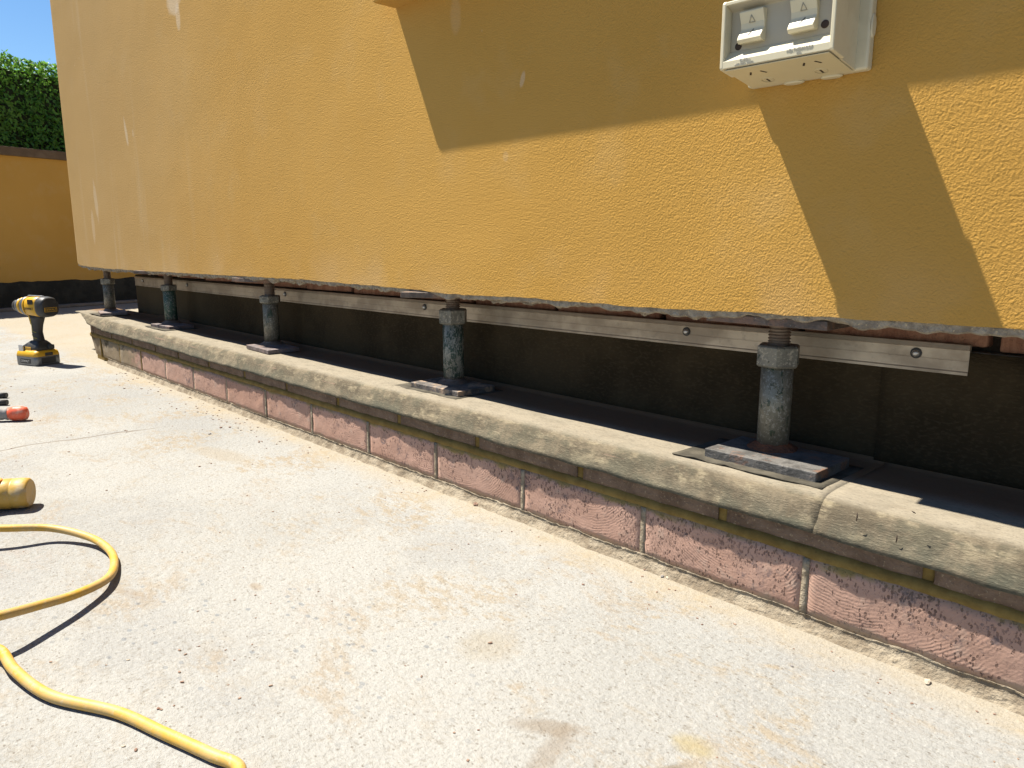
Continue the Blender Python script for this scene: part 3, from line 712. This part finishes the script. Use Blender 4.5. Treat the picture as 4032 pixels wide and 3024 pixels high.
YM = -.050; zt_ = .0275+(.0345-.0275)*(YM-YP-.001)/(-.0130-YP-.001); zl_ = -.0456-(.0100)*(YM-YP)/(-.0130-YP)
side_b = [(-.0130, -.0556), (YM, zl_), (YM, zt_), (-.0130, .0345)]
side_f = [(YM, zl_), (YP+.0005, -.0456), (YP-.0012, -.0440), (YP-.0012, .0245), (YP+.001, .0275), (YM, zt_)]
for a, b in ((x0+.0045, x0+.0075), (x1-.0065, x1-.0035)):
    P_(MB().loft([sect(a, side_b), sect(b, side_b)], False), 'side_cheek', 'white', .0006, 2)
for a, b in ((x0, x0+.0046), (x1-.0046, x1)):
    P_(MB().loft([sect(a, side_f), sect(b, side_f)], False), 'side_cheek', 'white', .0010, 3)
un0 = Vector((0, -.0135, -.0560)); un1 = Vector((0, YP+.0012, -.0460)); ud = (un1-un0).normalized(); nn = Vector((0, ud.z, -ud.y))
if nn.z > 0: nn = -nn
def um(x, s): return Matrix.Translation(Vector((x, 0, 0)) + un0 + ud*s) @ Matrix(((1, 0, 0, 0), (0, ud.y, nn.y, 0), (0, ud.z, nn.z, 0), (0, 0, 0, 1)))
LU = (un1-un0).length
P_(MB().box(x0+.0062, x1-.0052, 0, LU, 0, .0012, um(0, 0)), 'socket_plate', 'cream', .0005, 2)
for ox in (-.0290, .0340):
    for dx, s, r, l, w_ in ((0, .0160, 0, .0085, .0021), (-.0079, .0430, -.52, .0085, .0021), (.0079, .0430, .52, .0085, .0021)):
        mm = um(ox+dx, s) @ Matrix.Rotation(r, 4, 'Z')
        P_(MB().box(-w_/2, w_/2, -l/2, l/2, .0008, .00145, mm), 'pin_slot', 'slot')
    P_(MB().rev([(.0072, .0012), (.0072, .0017), (.0068, .0017)], 30, um(ox, .0175), True, 0, False), 'earth_ring', 'cream')
P_(MB().box(x0+.0036, x1-.0036, YP-.0010, YP+.002, -.0448, -.0368), 'front_lip', 'white', .0006, 2)
P_(MB().loft([[(x, YP-.0002, -.0369), (x, YR+.0003, -.0252), (x, YR+.0003, -.0275), (x, YP+.001, -.0395)] for x in (x0+.0037, x1-.0037)], False), 'sill_ledge', 'white')
P_(MB().box(x0+.0036, x1-.0036, YP-.0008, YP+.0025, .0225, .0262), 'top_rim', 'white', .0006, 2)
for ox in (-.0315, .0280):
    sw = MB(); pr = [(YR+.001, -.0195), (YR-.0085, -.0200), (YR-.0115, -.0168), (YR-.0105, -.0140), (YR-.0040, -.0050), (YR-.0045, .0015), (YR-.0090, .0128), (YR-.0080, .0142), (YR+.001, .0145)]
    sw.loft([[(x, y, z) for y, z in pr] for x in (ox-.0145, ox+.0145)], False)
    s_ = P_(sw, 'rocker_switch', 'white', .0022, 3)
    p0 = Vector((ox, YR-.0046, .0005)); p1 = Vector((ox, YR-.0090, .0122)); d = (p1-p0).normalized(); q = Vector((0, -d.z, d.y))
    if q.y > 0: q = -q
    def tri(u, v): return p0 + Vector((u, 0, 0)) + d*v + q*.0001
    for (u0, v0), (u1, v1) in (((-.0034, .0010), (.0034, .0010)), ((.0034, .0010), (0, .0085)), ((0, .0085), (-.0034, .0010))):
        MB().tube([tri(u0, v0), tri(u1, v1)], .00045, 6).build('arrow_mark', M['lidgrey'], s_)
    MB().tube([Vector((ox-.002, YR-.0097, -.0130)), Vector((ox+.0022, YR-.0046, -.0060))], .00065, 6).build('arrow_mark', M['slot'], s_)
for xx, zz in ((.0500, -.0155), (-.0500, -.0200)):
    P_(MB().rev([(.0042, 0), (.0042, .0007), (.0030, .0009)], 24, Matrix.Translation((xx, YR+.0002, zz)) @ Matrix.Rotation(math.pi/2, 4, 'X')), 'screw_recess', 'slot')
def text(s_, size, mtx, mat, par, ext=.0003, name='lettering', font_sp=1.0):
    cu = bpy.data.curves.new('t', 'FONT'); cu.body = s_; cu.size = size; cu.extrude = ext; cu.align_x = 'CENTER'; cu.space_character = font_sp; cu.resolution_u = 2
    o = bpy.data.objects.new('t', cu); COL.objects.link(o)
    me = bpy.data.meshes.new_from_object(o.evaluated_get(bpy.context.evaluated_depsgraph_get())); bpy.data.objects.remove(o)
    ob = bpy.data.objects.new(name, me); COL.objects.link(ob); me.materials.clear(); me.materials.append(M[mat]); ob.parent = par; ob.matrix_local = mtx
    return ob
def fr(x, z, y=YP-.0012): return Matrix.Translation((x, y, z)) @ Matrix.Rotation(math.pi/2, 4, 'X')
M['emboss'] = m_flat('embossed_plastic', (.40, .385, .33), .5)
text('CLIPSAL', .0038, fr(-.0330, -.0400), 'emboss', po)
text('WSC 227/2 SERIES', .0030, fr(-.0345, -.0435), 'emboss', po)
text('WEATHERPROOF', .0038, fr(.0300, -.0395), 'emboss', po)
text('IP53', .0030, fr(.0300, -.0432), 'emboss', po)
text('ON', .0042, fr(-.030, .0155, YR-.0001), 'emboss', po)
text('ON', .0042, fr(.029, .0155, YR-.0001), 'emboss', po)

# ------------------------------------------------------------------ garden wall and hedge at the back
ga = math.atan2(1.94-.97, -(6.36-6.12)) - math.pi/2      # slight skew of the far wall
gw = empty('garden_wall', (-6.15, 1.2, 0), ga, 'yellow garden wall in shade with brown coping below the hedge', 'wall')
MB().box(-.22, 0, -9, 8, .185, 1.035).build('render_coat', M['stucco_far'], gw)
g = MB(); vs = []; n = 160
for i in range(n+1):
    y = -2+6*i/n; z = .192+.010*fbm(y*6, 2)+.004*nz(y*40)
    vs += [(.006, y, 0), (.009, y, z*.6), (.005, y, z), (-.02, y, z+.002)]
g.add(vs, [(i*4+k, i*4+k+1, (i+1)*4+k+1, (i+1)*4+k) for i in range(n) for k in range(3)])
g.box(-.215, .0055, -9, -2.001, 0, .19); g.box(-.215, .0055, 4.001, 8, 0, .19); g.box(-.215, -.001, -2, 4, 0, .184)
g.build('tanking_band', M['tar'], gw)
MB().box(-.26, .028, -9, 8, 1.0355, 1.092).build('coping', M['coping'], gw, .004)
MB().box(-.02, .075, -9, 8, .0, .022).build('kerb_strip', M['core'], gw, .006)
hd = empty('hedge', (-6.45, 1.2, 0), ga, 'dense clipped green hedge rising behind the garden wall', 'hedge')
MB().box(-.62, -.04, -6, 6, .2, 1.66).build('hedge_core', M['twig'], hd)
g = MB(); rnd = random.Random(3)
def leafq(p, nrm, s_):
    t = Vector((rnd.gauss(0, 1), rnd.gauss(0, 1), rnd.gauss(0, 1))); nn = (nrm + t*.55).normalized()
    u = nn.cross(Vector((rnd.gauss(0, 1), rnd.gauss(0, 1), rnd.gauss(0, 1)))).normalized(); v = nn.cross(u)
    a, b = s_, s_*.5; c = nn*s_*.18
    g.add([p-u*a, p+v*b+c, p+u*a, p-v*b+c], [(0, 1, 2), (0, 2, 3)])
for i in range(30000):
    y = rnd.uniform(-.9, 2.2) if i < 22000 else rnd.uniform(-5, 5.5)
    if rnd.random() < .72:
        z = rnd.uniform(1.0, 1.74); d = rnd.random()**1.6*.10
        d2 = .035*nz(y*7, z*7)+.02*nz(y*19, z*19)
        leafq(Vector((.03-d+d2, y, z)), Vector((1, 0, .35)), rnd.uniform(.010, .021))
    else:
        xx = rnd.uniform(-.64, .04); z = 1.735 + .03*nz(y*7, xx*7) - rnd.random()**2*.07 + (rnd.random()**7)*.028
        leafq(Vector((xx, y, z)), Vector((0, 0, 1)), rnd.uniform(.010, .021))
g.build('foliage', M['leaf'], hd)

# ------------------------------------------------------------------ cordless drill
aR = Vector((.93, .37, 0)).normalized(); rzd = math.atan2(aR.y, aR.x)
dr = empty('cordless_drill', (-3.331, .635, 0), rzd, 'yellow and black cordless drill standing on its battery', 'drill')
def D_(g, nm, mt, bv=0, par=None, sg=3): return g.build(nm, M[mt], par or dr, bv, sg)
def rr(a, b, r, n=5, cx=0, cy=0):
    pts = []
    for sx, sy, st in ((1, 1, 0), (-1, 1, 90), (-1, -1, 180), (1, -1, 270)):
        for k in range(n+1):
            q = math.radians(st+90*k/n); pts.append((cx+sx*(a-r)+r*math.cos(q), cy+sy*(b-r)+r*math.sin(q)))
    return pts
def loftz(secs): return MB().loft([[(x, y, z) for x, y in rr(a, b, r, 5, cx, cy)] for a, b, r, cx, cy, z in secs])
bt = D_(loftz([(.058, .047, .012, 0, 0, .0), (.061, .050, .014, 0, 0, .004), (.061, .050, .014, 0, 0, .034), (.059, .048, .014, 0, 0, .038)]), 'battery', 'dg')
D_(loftz([(.0605, .0495, .014, 0, 0, .0345), (.0615, .0505, .014, 0, 0, .037), (.058, .047, .014, 0, 0, .052), (.05, .038, .014, 0, 0, .058)]), 'battery_top', 'dy', par=bt)
MB().box(-.03, .03, -.0512, -.049, .009, .028).build('battery_label', M['dk'], bt, .001)
MB().box(.0595, .0622, -.028, .028, .008, .030).build('battery_label', M['dk'], bt, .001)
MB().box(.0600, .0626, -.012, .018, .036, .048).build('release_button', M['dk'], bt, .001)
o = text('DEWALT', .012, Matrix.Translation((0, -.0514, .014)) @ Matrix.Rotation(math.pi/2, 4, 'X'), 'silver', bt, .0002)
D_(loftz([(.050, .037, .014, .002, 0, .056), (.048, .036, .014, .004, 0, .070), (.036, .028, .012, .010, 0, .082), (.024, .019, .010, .014, 0, .092)]), 'foot', 'dk')
D_(MB().box(.046, .060, .006, .030, .060, .076), 'release_latch', 'dk', .003)
D_(MB().box(-.044, -.018, -.0445, -.036, .040, .076), 'belt_clip', 'silver', .002)
D_(MB().box(-.012, .020, -.039, -.036, .058, .070), 'foot_trim', 'dy', .001)
hs = []
for z, cx, a, b in [(.086, .018, .021, .017), (.10, .016, .018, .0165), (.125, .012, .0175, .016), (.150, .016, .020, .0165), (.175, .022, .026, .018), (.192, .024, .032, .022)]: hs.append((a, b, min(a, b)*.8, cx, 0, z))
hn = D_(loftz(hs), 'handle', 'dk')
for y_ in (-.0172,):
    MB().tube([(.030, y_+.0006, .102), (.012, y_+.0002, .104), (.004, y_+.0006, .116)], .0012, 6).build('grip_trim', M['olive'], hn)
    MB().tube([(.028, y_+.0009, .124), (.010, y_+.0007, .128), (.006, y_+.0008, .160), (.008, y_-.0006, .174)], .0012, 6).build('grip_trim', M['olive'], hn)
D_(MB().prism([(.002, .190), (-.022, .190), (-.016, .168), (-.012, .152), (-.002, .150), (.000, .168)], -.009, .009, Matrix.Rotation(math.pi/2, 4, 'X')), 'trigger', 'dy', .002)
# head
def ringx(x, ry, rz_, cz=.222, n=28, sq=2.6):
    out = []
    for k in range(n):
        a = 2*math.pi*k/n; c, s_ = math.cos(a), math.sin(a)
        out.append((x*.93+.034, ry*math.copysign(abs(c)**(2/sq), c), cz + rz_*math.copysign(abs(s_)**(2/sq), s_)))
    return out
D_(MB().loft([ringx(-.040, .029, .031), ringx(-.034, .034, .036), ringx(.010, .036, .038), ringx(.036, .0365, .0385), ringx(.038, .034, .036)]), 'motor_housing', 'dy')
D_(MB().loft([ringx(.0375, .037, .039), ringx(.046, .038, .0395), ringx(.068, .036, .037), ringx(.076, .033, .034), ringx(.078, .028, .029)]), 'rear_cap', 'dk')
D_(MB().box(.1062, .1078, -.025, .023, .205, .221), 'name_plate', 'dy', .0004)
D_(MB().box(.1070, .1082, -.0235, .0215, .2065, .2195), 'name_plate', 'dk', .0003)
text('DEWALT', .0110, Matrix.Translation((.1084, -.001, .2092)) @ Matrix.Rotation(math.pi/2, 4, 'Z') @ Matrix.Rotation(math.pi/2, 4, 'X'), 'dy', dr, .0002)
text('DEWALT', .0125, Matrix.Translation((.034, -.0372, .212)) @ Matrix.Rotation(math.pi/2, 4, 'X'), 'dl', dr, .0004)
D_(MB().loft([ringx(-.072, .030, .033, sq=2.2), ringx(-.066, .033, .036, sq=2.2), ringx(-.038, .0345, .037, sq=2.2)]), 'gear_case', 'dg')
D_(MB().loft([ringx(-.046, .0350, .0378, sq=2.2), ringx(-.038, .0356, .0384, sq=2.2)]), 'band', 'dy')
D_(MB().loft([ringx(-.092, .0285, .030, sq=2), ringx(-.088, .0310, .0325, sq=2), ringx(-.072, .0320, .0335, sq=2)]), 'clutch_ring', 'dy')
D_(MB().loft([ringx(-.110, .026, .026, sq=2), ringx(-.104, .0285, .0285, sq=2), ringx(-.092, .029, .029, sq=2)]), 'collar', 'dg')
D_(MB().loft([ringx(-.143, .010, .010, sq=2), ringx(-.141, .017, .017, sq=2), ringx(-.135, .021, .021, sq=2), ringx(-.124, .0225, .0225, sq=2), ringx(-.110, .0235, .0235, sq=2)]), 'chuck', 'dk')
D_(MB().box(-.015, .070, -.006, .006, .256, .264), 'top_fin', 'dg', .003)
for i in range(4): D_(MB().box(.030+i*.008, .034+i*.008, -.0374, -.034, .232, .250), 'vent_slot', 'dk')

# ------------------------------------------------------------------ yellow extension lead with plug, at the left
def catmull(P, n=10):
    P = [Vector(p) for p in P]; out = []
    for i in range(len(P)-1):
        a = P[max(i-1, 0)]; b = P[i]; c = P[i+1]; d = P[min(i+2, len(P)-1)]
        for k in range(n):
            t = k/n; out.append(.5*((2*b)+(-a+c)*t+(2*a-5*b+4*c-d)*t*t+(-a+3*b-3*c+d)*t**3))
    return out + [P[-1]]
def lift(gx, gy, h): k = 1-h/CH; return (gx*k, gy*k, h)
rc = .0057
def GH(px, py, h=.0058):
    d = Rt*(px-2016) + up*(1512-py) + fw*2950; t = -(CH-h)/d.z; return (d.x*t, d.y*t, h)
cab = [lift(-1.60, .05, .045), lift(-1.50, .11, .038), lift(-1.421, .188, .031), lift(-1.364, .249, .022), lift(-1.279, .284, .014), lift(-1.203, .292, .009), lift(-1.142, .282, .0075), lift(-1.095, .259, .013),
       lift(-1.073, .216, .022), lift(-1.071, .171, .033), lift(-1.073, .130, .042), lift(-1.08, .09, .046), lift(-1.09, .045, .040), lift(-1.08, .02, .032), lift(-1.04, .045, .024), lift(-.995, .095, .018), lift(-.977, .114, .015), lift(-.916, .118, .010), lift(-.836, .135, .0065), GH(459, 2804), GH(643, 2886), GH(826, 2969), GH(945, 3030), lift(-.56, .20, .0058), lift(-.48, .16, .0058), lift(-.40, .08, .0058)]
tag(MB().tube(catmull(cab, 12), rc, 18).build('extension_cable', M['cable']), 'dusty yellow extension cable looping across the concrete', 'cable')
# plug: axis roughly parallel to the picture
pe = Vector(GH(122, 1938, .0275)); pd = Vector((-.60, -.80, 0)).normalized()      # from the open end back out of frame
pd = Vector((-.50, -.866, 0)).normalized()
pg = empty('extension_plug', pe, math.atan2(pd.y, pd.x), 'yellow weatherproof cable connector lying beside the looping cable', 'plug')
TX = Matrix.Rotation(math.pi/2, 4, 'Y')
MB().rev([(.0225, 0), (.0255, .003), (.0265, .012), (.0265, .024), (.0258, .0250), (.0258, .0275), (.0268, .029), (.0265, .050), (.0240, .070), (.0190, .085)], 36, TX).build('body', M['plug'], pg)
MB().rev([(.0190, .085), (.0150, .100), (.0105, .118), (.0075, .150)], 30, TX).build('cable_boot', M['plug'], pg)
g = MB(); n = 40
g.tube([(.062+.020*math.cos(2*math.pi*k/n), .006+.016*math.sin(2*math.pi*k/n), .0262) for k in range(n+1)], .0024, 8, cap=False)
g.build('retaining_ring', M['orange'], pg)
g = MB().prism([(.046, .020), (.050, .034), (.100, .030), (.110, .016)], -.004, .002); g.build('lever', M['plug'], pg, .002)

# ------------------------------------------------------------------ hammer handle and pliers
hp = Vector(GH(92, 1627, .020)); hdv = Vector((-.55, -.835, 0)).normalized()
hm = empty('hammer', hp, math.atan2(hdv.y, hdv.x), 'hammer lying with grey rubber grip and red butt end', 'hammer')
def hring(x, a, b, z=0, cy=0, n=20): return [(x, cy+a*math.cos(2*math.pi*k/n), z+b*math.sin(2*math.pi*k/n)) for k in range(n)]
MB().loft([hring(-.012, .006, .010), hring(-.008, .013, .0165), hring(.004, .016, .0195), hring(.020, .0155, .019), hring(.034, .0130, .0165)]).build('butt_cap', M['red'], hm)
secs = []
for i in range(30):
    t = i/29; x = .0335+.125*t; e = 1+.06*math.sin(t*50); secs.append(hring(x, .0125*e*(1-.1*t), .0160*e*(1-.15*t)))
MB().loft(secs).build('grip', M['grip'], hm)
MB().loft([hring(.158, .008, .010), hring(.29, .008, .010)]).build('shaft', M['dk'], hm)
g = MB().loft([[(x, y, z) for x, y in rr(.014, .016, .004, 3, .285, 0)] for z in (-.035, .05)]); g.build('head', M['dg'], hm, .002)
MB().tube([(.285, .014, .0), (.285, .045, -.002), (.285, .060, -.010)], [.010, .007, .003], 10).build('claw', M['dg'], hm)
pa = Vector(GH(27, 1556, .009)); pb = Vector(GH(29, 1584, .009)); pv = Vector((-.62, -.78, 0)).normalized()
pl = empty('pliers', (0, 0, 0), 0, 'dark handled pliers lying open behind the hammer grip', 'pliers')
jc = (pa+pb)/2 + pv*.125
for p_, sd in ((pa, 1), (pb, -1)):
    MB().tube([p_, p_+pv*.03, p_+pv*.06, p_.lerp(jc, .75)+Vector((0, 0, 0)), jc], [.0078, .0078, .0075, .0065, .006], 10).build('handle', M['dk'], pl)
    e = jc+pv*.05
    MB().tube([jc, jc+pv*.02+pv.cross(Vector((0, 0, 1)))*.007*sd, e], [.008, .008, .004], 8).build('jaw', M['dg'], pl)

# ------------------------------------------------------------------ crumbs and chips
def rock(s, seed, sq=(1, .75, .55)):
    bm = bmesh.new(); bmesh.ops.create_icosphere(bm, subdivisions=2, radius=1)
    r = random.Random(seed)
    for v in bm.verts:
        k = 1+.38*nz(v.co.x*1.5+seed, v.co.y*1.5, v.co.z*1.5)+.15*nz(v.co.x*4+seed, v.co.y*4, v.co.z*4)
        v.co = Vector((v.co.x*sq[0], v.co.y*sq[1], v.co.z*sq[2]))*k*s
    me = bpy.data.meshes.new('stone_chip'); bm.to_mesh(me); bm.free(); return me
chips = [(1873, 1990, .0095, 'stone', 'brown crumb against the foot of the dwarf wall, between pink bricks'),
         (2610, 2272, .0055, 'stone_g', 'grey half of a pair of chips at the foot of the pink bricks'),
         (2628, 2277, .0055, 'stone_p', 'pale half of a pair of chips at the foot of the pink bricks'),
         (2345, 2168, .0042, 'stone', 'small pinkish chip near the foot of the dwarf wall'),
         (2538, 2245, .0032, 'stone', 'reddish brown chip close to the pair of chips'),
         (2296, 2303, .0034, 'stone', 'reddish chip alone on the pale concrete below the pink bricks'),
         (3652, 2690, .0075, 'stone_p', 'pale elongated mortar lump at the foot of the dwarf wall, right'),
         (3118, 2624, .0032, 'stone_g', 'small dark chip on concrete left of the pale mortar lump'),
         (1930, 2534, .0040, 'stone', 'pinkish oval chip alone in the middle of the concrete'),
         (1660, 2665, .0028, 'stone', 'brown crumb left of the blue-grey aggregate patch edge'),
         (707, 2562, .0034, 'stone', 'brown chip above the cable, uppermost of a loose trio'),
         (730, 2578, .0030, 'stone', 'brown chip above the cable, lowest of a loose trio'),
         (706, 2648, .0032, 'stone', 'tan crumb just above the lower cable run'),
         (505, 2600, .0030, 'stone_p', 'pale crumb beside the lower cable run'),
         (275, 2790, .0028, 'stone_g', 'dark crumb in the shade line of the lower cable'),
         (1000, 1640, .0055, 'stone_g', 'dark chip of debris lying in the tan stain by the dwarf wall'),
         (870, 1685, .0065, 'stone', 'flat brown flake in the tan stain by the dwarf wall'),
         (905, 1683, .0055, 'stone', 'second flat brown flake in the tan stain'),
         (826, 1710, .0060, 'stone_g', 'dark crumb at the lower left edge of the tan stain'),
         (535, 2955, .0036, 'stone', 'brown crumb at the bottom edge below the cable'),
         (486, 2940, .0030, 'stone_p', 'pale crumb at the bottom edge below the cable')]
def ground_hit(px, py):
    d = Rt*(px-2016) + up*(1512-py) + fw*2950; t = -CH/d.z; return Vector((d.x*t, d.y*t, 0))
for k, (px, py, s_, mt, lab) in enumerate(chips):
    p = ground_hit(px, py); me = rock(s_*.5, k*3.7+1, (1.35, .8, .55)); me.materials.append(M[mt])
    o = bpy.data.objects.new('stone_chip', me); COL.objects.link(o); o.location = (p.x, p.y, s_*.5*.45); o.rotation_euler = (0, 0, k*1.3)
    if 1873 == px: o.scale = (.9, 1, 1.3)
    tag(o, lab, 'stone chip', 'loose chips on the concrete')
g = MB(); r = random.Random(5)
for i in range(330):
    if i < 170: t = r.random(); x = -2.9+2.9*t; y = .815-abs(r.gauss(0, .05)); s_ = r.uniform(.0004, .0011)
    elif i < 310: x = r.uniform(-3.2, 0); y = r.uniform(.1, .8); s_ = r.uniform(.0004, .0009)
    else: cx_, cy_ = r.choice([(-.72, .24), (-.80, .30), (-1.55, .62), (-.50, .42)]); x = r.gauss(cx_, .05); y = r.gauss(cy_, .03); s_ = r.uniform(.0004, .0012)
    s_ *= 1+max(0, -x-.8)*.5
    Mx = Matrix.Translation((x, y, s_*.35)) @ Matrix.Rotation(r.random()*6, 4, 'Z') @ Matrix.Diagonal((1.4, .9, .6, 1))
    g.box(-s_, s_, -s_, s_, -s_, s_, Mx, j=s_*.4)
tag(g.build('grit', M['stone']), 'fine brown grit scattered over the concrete', 'grit', None, 'stuff')
